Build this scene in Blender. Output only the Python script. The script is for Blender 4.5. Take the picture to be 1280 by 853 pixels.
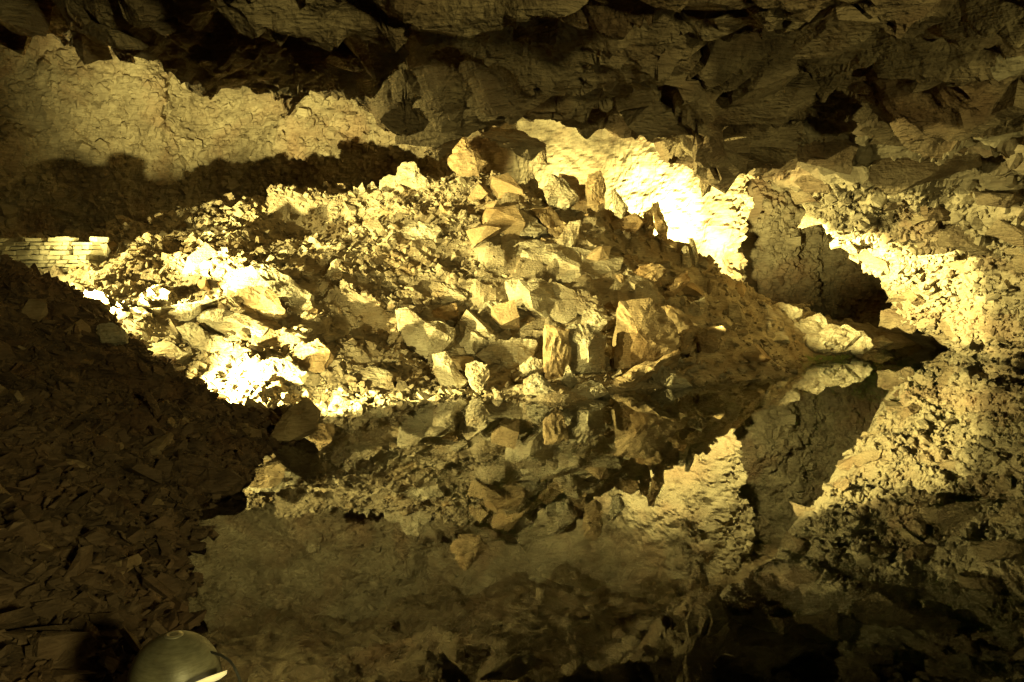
import bpy, bmesh, math, random
import numpy as np
from mathutils import Vector, Matrix, Euler
from mathutils.geometry import delaunay_2d_cdt

for o in list(bpy.data.objects):
    bpy.data.objects.remove(o)
SC = bpy.context.scene
COL = SC.collection
R = math.radians

# ------------------------------------------------------------------ camera
FPX = 1030.0                                   # focal length in pixels of a 1280 px wide frame
CAMZ = 1.6                                     # eye height above the lake
PITCH = math.atan(86.5 / FPX)                  # slightly down
cam_d = bpy.data.cameras.new('camera')
cam = bpy.data.objects.new('camera', cam_d)
COL.objects.link(cam)
cam.location = (0, 0, CAMZ)
cam.rotation_euler = (math.pi / 2 - PITCH, 0, 0)
cam_d.sensor_width = 36.0
cam_d.lens = 36.0 * FPX / 1280.0
cam_d.clip_start = 0.05
cam_d.clip_end = 200.0
SC.camera = cam

# ------------------------------------------------------------------ world and exposure
world = bpy.data.worlds.new('World')
SC.world = world
world.use_nodes = True
bgn = world.node_tree.nodes['Background']      # no daylight reaches the cave
bgn.inputs[0].default_value = (0.0, 0.0, 0.0, 1)
bgn.inputs[1].default_value = 0.0
SC.view_settings.view_transform = 'Standard'
SC.view_settings.look = 'None'
SC.view_settings.exposure = 0.0
SC.view_settings.gamma = 1.0
SC.cycles.max_bounces = 7
SC.cycles.diffuse_bounces = 3
SC.cycles.glossy_bounces = 3
SC.cycles.transparent_max_bounces = 12
SC.cycles.caustics_reflective = False
SC.cycles.caustics_refractive = False
SC.cycles.sample_clamp_indirect = 4.0

# ------------------------------------------------------------------ lamps of the cave and added fill lights
LAMPCOL = (1.0, 0.855, 0.285)
def spot(name, loc, target, watt, angle, blend, radius, col=LAMPCOL):
    d = bpy.data.lights.new(name, 'SPOT')
    d.energy = watt; d.color = col; d.spot_size = R(angle); d.spot_blend = blend
    d.shadow_soft_size = radius
    o = bpy.data.objects.new(name, d); COL.objects.link(o)
    o.location = loc
    o.rotation_euler = (Vector(target) - Vector(loc)).to_track_quat('-Z', 'Y').to_euler()
    return o
def bulb(name, loc, watt, radius, col=LAMPCOL):
    d = bpy.data.lights.new(name, 'POINT')
    d.energy = watt; d.color = col; d.shadow_soft_size = radius
    o = bpy.data.objects.new(name, d); COL.objects.link(o); o.location = loc
    return o
FLOOD = [  # name, place, aim, watts, cone, blend, radius
    ('pit_flood_light', (-3.8, 8.95, 0.54), (-2.0, 10.6, 0.62), 4200, 100, 0.9, 0.03),
    ('slab_fill_light', (-4.85, 9.45, 1.2), (-3.5, 10.7, 0.85), 240, 110, 0.8, 0.03),  # added fill, brightens the slab cluster
    ('shore_flood_light', (-2.25, 8.75, 0.27), (-0.7, 12.0, 0.9), 600, 100, 0.8, 0.03),
    ('slope_flood_light', (-10.6, 9.3, 2.75), (2.2, 13.4, 2.5), 20000, 64, 1.0, 0.05),
    ('vault_flood_light', (-5.05, 9.5, 1.14), (-4.2, 21.0, 5.9), 13500, 76, 1.0, 0.04),
    ('crest_flood_light', (3.05, 17.55, 1.75), (3.5, 19.2, 3.0), 5200, 70, 0.6, 0.05),
    ('ridge_fill_light', (0.6, 18.2, 2.5), (1.3, 20.0, 3.3), 1900, 72, 0.8, 0.05),  # added fill, carries the bright wall band further left
    ('recess_fill_light', (4.5, 16.75, 1.25), (5.9, 20.2, 4.5), 3600, 96, 1.0, 0.04),  # added fill for the dark recess behind the spit
    ('buttress_flood_light', (2.3, 12.3, 0.94), (6.6, 15.05, 1.85), 19000, 46, 0.9, 0.03),
    ('wall_flood_light', (-6.25, 11.45, 1.32), (-7.2, 13.0, 1.95), 120, 140, 0.5, 0.04),
    ('rear_fill_light', (3.0, -2.5, 2.3), (-2.0, 7.5, 0.7), 1150, 140, 0.8, 0.3),  # added fill from behind the camera, no lamp known there
    ('flank_fill_light', (8.0, 6.5, 0.7), (3.4, 13.8, 0.8), 5200, 34, 1.0, 0.06),  # added fill from out of view, brightens the right ridge flank
    ('roof_fill_light', (6.0, 1.5, 0.5), (4.4, 8.0, 3.2), 420, 84, 1.0, 0.08),  # added fill from out of view, lifts the right part of the roof
]
for a in FLOOD:
    spot(*a)

# ------------------------------------------------------------------ projection helpers
CP, SP = math.cos(PITCH), math.sin(PITCH)
def ray(px, py):
    """direction with unit depth (Y = 1) of a photograph pixel"""
    x = (px - 640.0) / FPX; u = (426.5 - py) / FPX
    dy = CP + u * SP; dz = -SP + u * CP
    return x / dy, dz / dy
def at(px, py, Y):
    rx, rz = ray(px, py)
    return (rx * Y, Y, CAMZ + rz * Y)
def at_z(px, py, z):
    rx, rz = ray(px, py)
    Y = (z - CAMZ) / rz
    return (rx * Y, Y, z)

# ------------------------------------------------------------------ noise in numpy
def _h(ix, iy, iz, seed):
    n = (ix.astype(np.int64) * 374761393 + iy.astype(np.int64) * 668265263 +
         iz.astype(np.int64) * 2147483647 + seed * 974634777) & 0xFFFFFFFF
    n = ((n ^ (n >> 13)) * 1274126177) & 0xFFFFFFFF
    n = ((n ^ (n >> 16)) * 2246822519) & 0xFFFFFFFF
    return ((n ^ (n >> 15)) & 0xFFFFFF) / float(0xFFFFFF)
def vnoise(P, scale, seed=0):
    Q = P * scale
    I = np.floor(Q); Fr = Q - I; Fr = Fr * Fr * (3 - 2 * Fr); I = I.astype(np.int64)
    out = 0
    for a in (0, 1):
        wa = Fr[:, 0] if a else 1 - Fr[:, 0]
        for b in (0, 1):
            wb = Fr[:, 1] if b else 1 - Fr[:, 1]
            for c in (0, 1):
                wc = Fr[:, 2] if c else 1 - Fr[:, 2]
                out = out + wa * wb * wc * _h(I[:, 0] + a, I[:, 1] + b, I[:, 2] + c, seed)
    return out * 2 - 1
def fbm(P, scale, octaves=4, seed=0, gain=0.5):
    s, a, t = 0, 1.0, 0
    for k in range(octaves):
        s = s + a * vnoise(P, scale * 2 ** k, seed + 17 * k); t += a; a *= gain
    return s / t
def facets(P, scale, seed=0, tilt=1.0, sharp=22.0):
    """broken-rock relief: every Voronoi cell has a height and a tilted plane of its own, with narrow ramps between"""
    Q = P * scale
    I = np.floor(Q).astype(np.int64)
    num = np.zeros(len(P)); den = np.full(len(P), 1e-30)
    for a in (-1, 0, 1):
        for b in (-1, 0, 1):
            for c in (-1, 0, 1):
                cx, cy, cz = I[:, 0] + a, I[:, 1] + b, I[:, 2] + c
                dx = Q[:, 0] - (cx + _h(cx, cy, cz, seed + 1))
                dy = Q[:, 1] - (cy + _h(cx, cy, cz, seed + 2))
                dz = Q[:, 2] - (cz + _h(cx, cy, cz, seed + 3))
                d = dx * dx + dy * dy + dz * dz
                idx = np.nonzero(d < 1.3)[0]
                cxi, cyi, czi = cx[idx], cy[idx], cz[idx]
                v = _h(cxi, cyi, czi, seed + 4) * 2 - 1
                gx = _h(cxi, cyi, czi, seed + 5) * 2 - 1
                gy = _h(cxi, cyi, czi, seed + 6) * 2 - 1
                gz = _h(cxi, cyi, czi, seed + 7) * 2 - 1
                w = np.exp(-sharp * d[idx])
                num[idx] += w * (v + tilt * (gx * dx[idx] + gy * dy[idx] + gz * dz[idx])); den[idx] += w
    return num / den
class TPS:
    """thin-plate spline height z(x, y) through control points"""
    def __init__(self, pts, lam=0.002):
        p = np.array(pts, float); self.p = p[:, :2]; n = len(p)
        K = self._u(self.p[:, None, :] - self.p[None, :, :]) + lam * np.eye(n)
        A = np.zeros((n + 3, n + 3)); A[:n, :n] = K
        A[:n, n] = 1; A[:n, n + 1:] = self.p; A[n, :n] = 1; A[n + 1:, :n] = self.p.T
        b = np.zeros(n + 3); b[:n] = p[:, 2]
        self.w = np.linalg.solve(A, b)
    @staticmethod
    def _u(d):
        r2 = (d ** 2).sum(-1)
        return r2 * np.log(r2 + 1e-9)
    def __call__(self, X, Y):
        X = np.asarray(X, float).ravel(); Y = np.asarray(Y, float).ravel()
        n = len(self.p); out = np.empty(len(X))
        for s in range(0, len(X), 20000):
            q = np.stack([X[s:s + 20000], Y[s:s + 20000]], -1)
            out[s:s + 20000] = self._u(q[:, None, :] - self.p[None]) @ self.w[:n] + self.w[n] + q @ self.w[n + 1:]
        return out

# ------------------------------------------------------------------ mesh helpers
def mesh_np(name, V, F):
    """F: array of tris or quads"""
    me = bpy.data.meshes.new(name)
    V = np.asarray(V, np.float32); F = np.asarray(F, np.int32)
    me.vertices.add(len(V)); me.vertices.foreach_set('co', V.ravel())
    k = F.shape[1]
    me.loops.add(F.size); me.loops.foreach_set('vertex_index', F.ravel())
    me.polygons.add(len(F))
    me.polygons.foreach_set('loop_start', np.arange(len(F), dtype=np.int32) * k)
    me.update(calc_edges=True)
    me.validate()
    me.polygons.foreach_set('use_smooth', np.zeros(len(me.polygons), dtype=bool))
    return me
def add(name, me, m, parent=None, loc=(0, 0, 0), rot=None, scale=None):
    o = bpy.data.objects.new(name, me); COL.objects.link(o)
    if m is not None and len(me.materials) == 0:
        me.materials.append(m)
    o.location = loc
    if rot is not None: o.rotation_euler = rot
    if scale is not None: o.scale = scale
    if parent is not None: o.parent = parent
    return o
def tag(o, label, cat, group=None):
    o['label'] = label; o['category'] = cat
    if group: o['group'] = group
    return o
def grid_faces(nu, nv):
    i = np.arange(nu - 1)[:, None] * nv + np.arange(nv - 1)[None, :]
    i = i.ravel()
    return np.stack([i, i + nv, i + nv + 1, i + 1], -1)

# ------------------------------------------------------------------ materials
def rock_mat(name, dark, light, stain, scale=3.0, rough=0.85, bump=0.35, layer=0.0, spec=0.25, rot=(0.35, 0.5, 0.3)):
    m = bpy.data.materials.new(name); m.use_nodes = True
    nt = m.node_tree; N = nt.nodes; L = nt.links
    b = N['Principled BSDF']
    b.inputs['Roughness'].default_value = rough
    b.inputs['Specular IOR Level'].default_value = spec
    tc = N.new('ShaderNodeNewGeometry')
    def noise(s, d, dist=0.0, vec=None):
        n = N.new('ShaderNodeTexNoise'); n.inputs['Scale'].default_value = s
        n.inputs['Detail'].default_value = d; n.inputs['Distortion'].default_value = dist
        L.new(vec or tc.outputs['Position'], n.inputs['Vector']); return n
    mp = N.new('ShaderNodeMapping'); mp.inputs['Rotation'].default_value = rot
    mp.inputs['Scale'].default_value = (1.0, 1.0, 7.0)
    L.new(tc.outputs['Position'], mp.inputs['Vector'])
    n1 = noise(scale, 6); n2 = noise(scale * 0.35, 3, 0.6); n3 = noise(scale * 9, 5)
    n4 = noise(scale * 2.2, 5, 0.8, mp.outputs['Vector'])
    r = N.new('ShaderNodeValToRGB')
    r.color_ramp.elements[0].position = 0.3; r.color_ramp.elements[0].color = (*dark, 1)
    r.color_ramp.elements[1].position = 0.7; r.color_ramp.elements[1].color = (*light, 1)
    L.new(n1.outputs['Fac'], r.inputs['Fac'])
    mx = N.new('ShaderNodeMix'); mx.data_type = 'RGBA'; mx.inputs['B'].default_value = (*stain, 1)
    r2 = N.new('ShaderNodeValToRGB'); r2.color_ramp.elements[0].position = 0.5; r2.color_ramp.elements[1].position = 0.75
    r2.color_ramp.elements[1].color = (0.7, 0.7, 0.7, 1)
    L.new(n2.outputs['Fac'], r2.inputs['Fac']); L.new(r2.outputs['Color'], mx.inputs['Factor'])
    L.new(r.outputs['Color'], mx.inputs['A'])
    mv = N.new('ShaderNodeMix'); mv.data_type = 'RGBA'; mv.blend_type = 'MULTIPLY'; mv.inputs['Factor'].default_value = 0.5
    r3 = N.new('ShaderNodeValToRGB'); r3.color_ramp.elements[0].position = 0.35; r3.color_ramp.elements[1].position = 0.6
    r3.color_ramp.elements[0].color = (0.45, 0.42, 0.38, 1)
    L.new(n4.outputs['Fac'], r3.inputs['Fac'])
    L.new(mx.outputs['Result'], mv.inputs['A']); L.new(r3.outputs['Color'], mv.inputs['B'])
    L.new(mv.outputs['Result'], b.inputs['Base Color'])
    ad = N.new('ShaderNodeMath'); ad.operation = 'MULTIPLY_ADD'
    L.new(n4.outputs['Fac'], ad.inputs[0]); ad.inputs[1].default_value = 0.6 + layer; L.new(n3.outputs['Fac'], ad.inputs[2])
    bp = N.new('ShaderNodeBump'); bp.inputs['Strength'].default_value = bump; bp.inputs['Distance'].default_value = 0.05
    L.new(ad.outputs[0], bp.inputs['Height']); L.new(bp.outputs['Normal'], b.inputs['Normal'])
    return m
def plain(name, col, rough=0.5, metal=0.0):
    m = bpy.data.materials.new(name); m.use_nodes = True
    b = m.node_tree.nodes['Principled BSDF']
    N = m.node_tree.nodes; L = m.node_tree.links
    n = N.new('ShaderNodeTexNoise'); n.inputs['Scale'].default_value = 30; n.inputs['Detail'].default_value = 4
    r = N.new('ShaderNodeValToRGB')
    r.color_ramp.elements[0].color = (*[c * 0.7 for c in col], 1); r.color_ramp.elements[1].color = (*col, 1)
    L.new(n.outputs['Fac'], r.inputs['Fac']); L.new(r.outputs['Color'], b.inputs['Base Color'])
    b.inputs['Roughness'].default_value = rough; b.inputs['Metallic'].default_value = metal
    return m
M_ROCK = rock_mat('pale_schist', (0.27, 0.22, 0.15), (0.52, 0.47, 0.35), (0.28, 0.18, 0.09), 3.4, bump=0.7, layer=0.5)
M_RUBBLE = rock_mat('rubble_stone', (0.18, 0.14, 0.09), (0.40, 0.34, 0.24), (0.27, 0.18, 0.09), 4.0, bump=0.55, layer=0.3)
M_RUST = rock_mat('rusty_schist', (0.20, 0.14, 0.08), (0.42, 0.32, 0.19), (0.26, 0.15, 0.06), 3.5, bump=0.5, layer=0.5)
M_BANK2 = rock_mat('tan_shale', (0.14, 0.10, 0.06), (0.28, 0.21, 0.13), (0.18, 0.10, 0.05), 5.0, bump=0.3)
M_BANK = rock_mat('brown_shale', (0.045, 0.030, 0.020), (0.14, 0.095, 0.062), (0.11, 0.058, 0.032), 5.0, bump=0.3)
M_ALGAE = rock_mat('algae_stone', (0.07, 0.10, 0.03), (0.20, 0.26, 0.08), (0.22, 0.20, 0.08), 3.0, bump=0.4)
M_CEIL = rock_mat('ceiling_schist', (0.15, 0.11, 0.07), (0.35, 0.28, 0.18), (0.17, 0.09, 0.045), 2.4, bump=0.8, layer=0.5, rot=(0.8, 0.75, 0.4))
M_WALL = rock_mat('wall_limestone', (0.23, 0.19, 0.13), (0.44, 0.38, 0.27), (0.30, 0.18, 0.11), 2.0, bump=0.5)
M_MASON = rock_mat('masonry_stone', (0.30, 0.27, 0.19), (0.46, 0.42, 0.31), (0.32, 0.27, 0.16), 4.0, bump=0.3)

# ------------------------------------------------------------------ ground: rubble slope, shale bank, lake bed
G = []
for p in [(240, 853), (236, 760), (238, 690), (246, 640), (300, 608), (340, 560), (430, 514), (500, 500), (560, 496), (640, 499),
          (740, 502), (820, 486), (900, 476), (985, 468), (1040, 448), (1090, 436), (1150, 425)]:
    G.append(at_z(p[0], p[1], 0.0))
for p in [(560, 440, 12.3), (640, 440, 12.5), (740, 440, 12.7), (480, 440, 11.8), (420, 440, 11.3), (800, 440, 12.9),
          (560, 360, 13.3), (480, 360, 13.0), (640, 350, 13.7), (720, 350, 13.9), (800, 380, 13.8), (860, 420, 13.6),
          (900, 400, 14.2), (950, 430, 14.5), (560, 280, 15.0), (640, 270, 15.2), (480, 290, 14.6), (700, 280, 15.2),
          (760, 290, 15.4), (820, 320, 15.3), (880, 350, 15.3), (950, 385, 15.5), (1020, 405, 16.5), (1080, 424, 17.6),
          (450, 247, 16.2), (520, 235, 16.4), (600, 226, 16.6), (680, 247, 16.5), (750, 262, 16.4), (800, 286, 16.2),
          (840, 314, 16.0), (890, 345, 16.0), (950, 379, 16.3), (1010, 397, 17.0),
          (330, 252, 15.5), (400, 252, 16.0), (230, 277, 15.0), (150, 294, 14.5), (130, 302, 14.0),
          (330, 300, 14.0), (230, 310, 13.5), (150, 325, 12.8), (400, 310, 14.0), (400, 278, 15.4),
          (350, 345, 12.6), (400, 380, 12.2), (300, 335, 12.6), (230, 335, 12.5), (180, 345, 12.0), (220, 365, 11.9),
          (280, 402, 10.9), (180, 402, 10.6), (140, 422, 10.2), (200, 447, 10.0), (270, 442, 10.2), (270, 492, 9.5),
          (340, 482, 9.7), (310, 512, 9.2), (380, 440, 10.8), (400, 490, 10.2), (355, 512, 9.5)]:
    G.append(at(*p))
G += [(-2, 19, 2.4), (1, 19, 1.5), (3, 18.3, 1.0), (-6, 19, 2.0), (-10, 18, 2.0), (5, 19, 0.5), (4.7, 17.1, .62), (8, 21, 0.25), (-4, 22, 2.0),
      (-2.5, 3, .45), (-4, 3, 1.0), (-3.5, 5, .6), (-5, 5, 1.15), (-3.2, 7, .4), (-4.5, 7, .9), (-6.5, 7, 1.5), (-2.7, 8.2, .13),
      (-3.55, 8.35, .60), (-4.3, 8.75, 1.16), (-4.95, 8.8, 1.45), (-5.05, 9.6, .78), (-4.5, 9.6, .6), (-5.7, 9.2, 1.44), (-7.2, 10.1, 1.55), (-8.7, 9.25, 2.36), (-9.6, 8.9, 2.0), (-6.7, 10.4, 1.47), (-6.2, 9.7, 1.44), (-7.6, 9.6, 1.7), (-9, 8, 2.05), (-9, 12, 1.75), (-6.2, 11.4, 1.1),  # includes an unseen bank rise shaped to screen the slope lamp
      (-7.3, 11.6, 1.3), (-6.3, 12.9, 1.66), (-8, 13, 1.72), (-3.65, 9.15, .05), (-3.2, 9.4, .06), (-2.6, 9.2, .02),
      (0, 5, -.8), (0, 8, -.9), (2, 8, -1), (4, 10, -1), (6, 13, -.6), (7.5, 16, -.35), (8.5, 17.5, -.3), (5.5, 14.9, -.25),
      (-1, 3.5, -.4), (-1.5, 7, -.4), (-1, 9.3, -.45), (2, 10.6, -.6), (8, 9, -1.2), (10, 12, -1), (4, 4, -1.2), (0, 1, -.7),
      (-1, 1, -.02), (-2, 1, .4), (8, 2, -1.2), (12, 18, -.6), (12, 8, -.8), (10, 20, -.3), (-6, 1, 1.5), (-9, 2, 2.0), (-11, 15, 1.9)]
g_tps = TPS(G)
GX0, GX1, GY0, GY1, GS = -13.0, 13.0, -6.5, 25.0, 0.065
nx, ny = int((GX1 - GX0) / GS) + 1, int((GY1 - GY0) / GS) + 1
gx = np.linspace(GX0, GX1, nx); gy = np.linspace(GY0, GY1, ny)
XX, YY = np.meshgrid(gx, gy, indexing='ij')
sub = 4                                                   # spline on a coarse grid, then bilinear
cx, cy = np.linspace(GX0, GX1, nx // sub), np.linspace(GY0, GY1, ny // sub)
CXX, CYY = np.meshgrid(cx, cy, indexing='ij')
CZ = g_tps(CXX, CYY).reshape(CXX.shape)
CZ = np.clip(CZ, -1.6, 4.3)
def bilin(A, x0, x1, y0, y1, X, Y):
    X = np.asarray(X, float); Y = np.asarray(Y, float)
    fx = np.clip((X - x0) / (x1 - x0) * (A.shape[0] - 1), 0, A.shape[0] - 1.001)
    fy = np.clip((Y - y0) / (y1 - y0) * (A.shape[1] - 1), 0, A.shape[1] - 1.001)
    i, j = fx.astype(int), fy.astype(int); u, v = fx - i, fy - j
    return A[i, j] * (1 - u) * (1 - v) + A[i + 1, j] * u * (1 - v) + A[i, j + 1] * (1 - u) * v + A[i + 1, j + 1] * u * v
ZB = bilin(CZ, GX0, GX1, GY0, GY1, XX, YY)
ZB = ZB + 0.22 * np.exp(-(((XX + 5.25) / .6) ** 4 + ((YY - 10.2) / .26) ** 4))        # lip added behind the niche to block low light from its lamp
for (hx, hy, ax, ay, rot, dep) in ((-3.6, 15.2, 1.0, .55, .1, .5), (-4.7, 11.9, 1.1, .38, -.15, .42), (-1.9, 14.9, .6, .3, 0, .3), (-2.9, 13.2, .5, .25, .3, .28),
                                   (-1.0, 14.0, .5, .22, .3, .25), (0.6, 15.2, .6, .25, .5, .3), (-2.3, 12.2, .35, .25, 0, .22)):
    u = (XX - hx) * math.cos(rot) + (YY - hy) * math.sin(rot); v = -(XX - hx) * math.sin(rot) + (YY - hy) * math.cos(rot)
    ZB = ZB - dep * np.exp(-((u / ax) ** 4 + (v / ay) ** 4))
P3 = np.stack([XX.ravel(), YY.ravel(), ZB.ravel()], -1)
dsp = 0.14 * facets(P3, 1.3, 11) + 0.07 * facets(P3, 3.6, 23) + 0.06 * fbm(P3, 0.9, 4, 5)
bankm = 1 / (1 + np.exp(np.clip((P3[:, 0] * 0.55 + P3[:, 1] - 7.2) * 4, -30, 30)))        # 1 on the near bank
shore = np.clip(np.abs(P3[:, 2]) / 0.35, 0.25, 1)
ZG = (P3[:, 2] + dsp * shore * (1 - 0.55 * bankm)).reshape(XX.shape)
def ground(X, Y):
    return bilin(ZG, GX0, GX1, GY0, GY1, X, Y)
def ground_base(X, Y):
    return bilin(CZ, GX0, GX1, GY0, GY1, X, Y)
def hit(px, py, y0=2.0, y1=24.0):
    rx, rz = ray(px, py)
    s = np.arange(y0, y1, 0.03)
    d = CAMZ + rz * s - np.maximum(ground_base(rx * s, s), 0.0)
    k = np.nonzero(d < 0)[0]
    return s[k[0]] if len(k) else None
V = np.stack([XX.ravel(), YY.ravel(), ZG.ravel()], -1)
gm = mesh_np('ground', V, grid_faces(nx, ny))
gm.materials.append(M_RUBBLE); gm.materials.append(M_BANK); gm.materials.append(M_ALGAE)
fc = grid_faces(nx, ny)
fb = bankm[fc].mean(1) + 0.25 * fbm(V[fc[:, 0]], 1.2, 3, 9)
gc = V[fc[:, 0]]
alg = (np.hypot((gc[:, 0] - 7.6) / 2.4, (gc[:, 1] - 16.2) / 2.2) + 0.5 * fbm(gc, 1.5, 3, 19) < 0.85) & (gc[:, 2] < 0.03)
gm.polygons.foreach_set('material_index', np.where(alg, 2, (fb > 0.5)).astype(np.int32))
g_o = add('ground', gm, None); g_o['kind'] = 'structure'

# ------------------------------------------------------------------ lake
def water_mat():
    m = bpy.data.materials.new('lake_water'); m.use_nodes = True
    nt = m.node_tree; N = nt.nodes; L = nt.links; N.clear()
    out = N.new('ShaderNodeOutputMaterial')
    tr = N.new('ShaderNodeBsdfTransparent'); tr.inputs[0].default_value = (0.97, 0.99, 0.95, 1)
    gl = N.new('ShaderNodeBsdfGlossy'); gl.inputs['Roughness'].default_value = 0.0
    gl.inputs['Color'].default_value = (1, 1, 1, 1)
    fr = N.new('ShaderNodeFresnel'); fr.inputs['IOR'].default_value = 1.34
    nz = N.new('ShaderNodeTexNoise'); nz.inputs['Scale'].default_value = 1.3; nz.inputs['Detail'].default_value = 2
    g = N.new('ShaderNodeNewGeometry'); L.new(g.outputs['Position'], nz.inputs['Vector'])
    bp = N.new('ShaderNodeBump'); bp.inputs['Strength'].default_value = 0.02; bp.inputs['Distance'].default_value = 0.05
    L.new(nz.outputs['Fac'], bp.inputs['Height']); L.new(bp.outputs['Normal'], gl.inputs['Normal'])
    mx = N.new('ShaderNodeMixShader')
    L.new(fr.outputs[0], mx.inputs[0]); L.new(tr.outputs[0], mx.inputs[1]); L.new(gl.outputs[0], mx.inputs[2])
    L.new(mx.outputs[0], out.inputs['Surface'])
    va = N.new('ShaderNodeVolumeAbsorption'); va.inputs['Color'].default_value = (0.30, 0.66, 0.28, 1)
    va.inputs['Density'].default_value = 0.8
    L.new(va.outputs[0], out.inputs['Volume'])
    return m
bm = bmesh.new()
bmesh.ops.create_cube(bm, size=1, matrix=Matrix.Translation((0, 9, -1.5)) @ Matrix.Diagonal((25.0, 30.0, 3.0, 1)))
wm = bpy.data.meshes.new('lake'); bm.to_mesh(wm); bm.free()
w_o = add('lake', wm, water_mat()); w_o['kind'] = 'structure'

# ------------------------------------------------------------------ overhanging roof that runs down into the right wall
Cc = [at(*p) for p in [
    (0, 36, 8.2), (100, 46, 8.2), (170, 70, 8.3), (260, 92, 8.4), (360, 104, 8.5), (460, 112, 8.6), (560, 138, 8.8), (650, 156, 9.0),
    (760, 168, 9.6), (900, 206, 11.2), (1000, 246, 13), (1040, 280, 14.2), (1100, 340, 16), (1160, 412, 18),
    (0, 0, 7.2), (300, 0, 5.8), (300, 60, 7.3), (640, 0, 5.2), (640, 100, 7.2), (900, 0, 5.4), (900, 120, 8.2), (1100, 0, 5.3),
    (1100, 120, 8), (1100, 220, 11), (1280, 0, 5), (1280, 120, 7.5), (1280, 220, 10), (1280, 320, 12.2), (1280, 400, 13.6),
    (1280, 462, 14.3), (1200, 300, 13), (1180, 370, 15.3), (1230, 440, 16.0)]]
Cc += [(-8, 6, 4.5), (-8, 0, 4.2), (-4, 0, 3.6), (0, 0, 3.4), (0, -4, 3.2), (4, 0, 3.2), (6, 4, 2.9), (8.3, 4, 0), (8.9, 10, -.6),
       (8.9, 0, 0), (6, -3, 2.8), (9.6, 7, -1), (-10, 8, 4.6), (-3, 4, 3.6), (0, 4, 3.3), (9.9, 16, -1.0), (10.5, 12.5, -1.5)]
c_tps = TPS(Cc)
BND = [(-12, 8.2)] + [at(*p)[:2] for p in [(0, 36, 8.2), (100, 46, 8.2), (170, 70, 8.3), (260, 92, 8.4), (360, 104, 8.5),
       (460, 112, 8.6), (560, 138, 8.8), (650, 156, 9.0), (760, 168, 9.6), (900, 206, 11.2), (1000, 246, 13), (1040, 280, 14.2),
       (1100, 340, 16), (1160, 412, 18)]] + [(10.2, 19.6)]
OPP = [(-11.5, -6), (-8, -6), (-6.5, -6), (-5, -6), (-3.5, -6), (-2, -6), (-.5, -6), (1, -6), (2.5, -6), (4.5, -6), (8.5, -6), (10, -2),
       (10.5, 2), (11, 7), (11, 12), (11.2, 15.5)]
def resample(pts, n):
    p = np.array(pts, float); s = np.r_[0, np.cumsum(np.hypot(*np.diff(p, axis=0).T))]
    t = np.linspace(0, s[-1], n); return np.stack([np.interp(t, s, p[:, k]) for k in range(p.shape[1])], -1), s / s[-1]
nu, nv = 760, 360
Bc, sb = resample(BND, nu)
Oc = np.stack([np.interp(np.linspace(0, 1, nu), sb, np.array(OPP, float)[:, k]) for k in range(2)], -1)
jag = 0.28 * facets(np.c_[Bc, np.zeros(nu)], 1.7, 77)[:, None] + 0.12 * facets(np.c_[Bc, np.zeros(nu)], 4.5, 78)[:, None]
tn = np.gradient(Bc, axis=0); nrm = np.stack([-tn[:, 1], tn[:, 0]], -1); nrm /= np.linalg.norm(nrm, axis=1)[:, None]
Bc = Bc + nrm * jag * np.clip((np.linspace(1, -.2, nu))[:, None] + .2, .3, 1)
tv = np.linspace(0, 1, nv) ** 1.35
S = Bc[:, None, :] * (1 - tv)[None, :, None] + Oc[:, None, :] * tv[None, :, None]
Zs = c_tps(S[..., 0], S[..., 1]).reshape(nu, nv)
Zs = np.clip(Zs, -1.8, 6)
Q = np.stack([S[..., 0].ravel(), S[..., 1].ravel(), Zs.ravel()], -1)
SD = np.array([0.80, -0.60, 0.0])
Qs = Q * np.array([1, 1, 1.6])
Qs = Qs - 0.38 * (Qs @ SD)[:, None] * SD[None]
rightw = np.clip((Q[:, 0] - 2.0) / 4.0, 0, 1)
Qs = Qs + 0.14 * np.stack([fbm(Q, 1.6, 3, 71), fbm(Q, 1.6, 3, 72), fbm(Q, 1.6, 3, 73)], -1)
rel = 0.27 * facets(Qs, 0.75, 31, 1.5, 9) + 0.12 * facets(Qs, 1.9, 37, 1.6, 9) + (0.06 + 0.02 * rightw) * facets(Qs, 4.6, 41, 1.5, 12) \
      + (0.026 + 0.014 * rightw) * facets(Qs, 11.0, 43, 1.5, 16) + 0.16 * fbm(Q, 0.5, 4, 3)
vv_ = np.tile(np.linspace(0, 1, nv), (nu, 1)).ravel()
rel = rel + np.exp(-vv_ / 0.035) * (0.13 * facets(Q, 2.6, 131, 1.6, 14) + 0.09 * facets(Q, 6.5, 133, 1.6, 16)) * np.clip(1.2 - rightw, .35, 1)
edge = np.clip(np.tile(np.linspace(0, 1, nv), (nu, 1)).ravel() / 0.06, 0.45, 1)
# displace along the surface normal
Qg = Q.reshape(nu, nv, 3)
Nn = np.cross(np.gradient(Qg, axis=0), np.gradient(Qg, axis=1)).reshape(-1, 3)
Nn /= np.linalg.norm(Nn, axis=1)[:, None] + 1e-9
Nn[Nn[:, 2] > 0] *= -1
Q = Q + Nn * (rel * edge)[:, None]
Qg = Q.reshape(nu, nv, 3)
back = []
for off, up in ((3.0, 9.5), (1.6, 5.5), (0.9, 2.2), (0.55, 1.0), (0.32, 0.45), (0.16, 0.17), (0.06, 0.04)):
    b = Qg[:, 0, :].copy(); b[:, :2] += nrm * off; b[:, 2] += up
    back.append(b)
Qa = np.concatenate([np.stack(back, 1), Qg], 1)
ceil_me = mesh_np('cave_ceiling', Qa.reshape(-1, 3), grid_faces(nu, nv + 7))
ceil_me.materials.append(M_CEIL); ceil_me.materials.append(M_WALL)
fq = grid_faces(nu, nv + 7)
cq = Qa.reshape(-1, 3)[fq[:, 0]]
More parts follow.
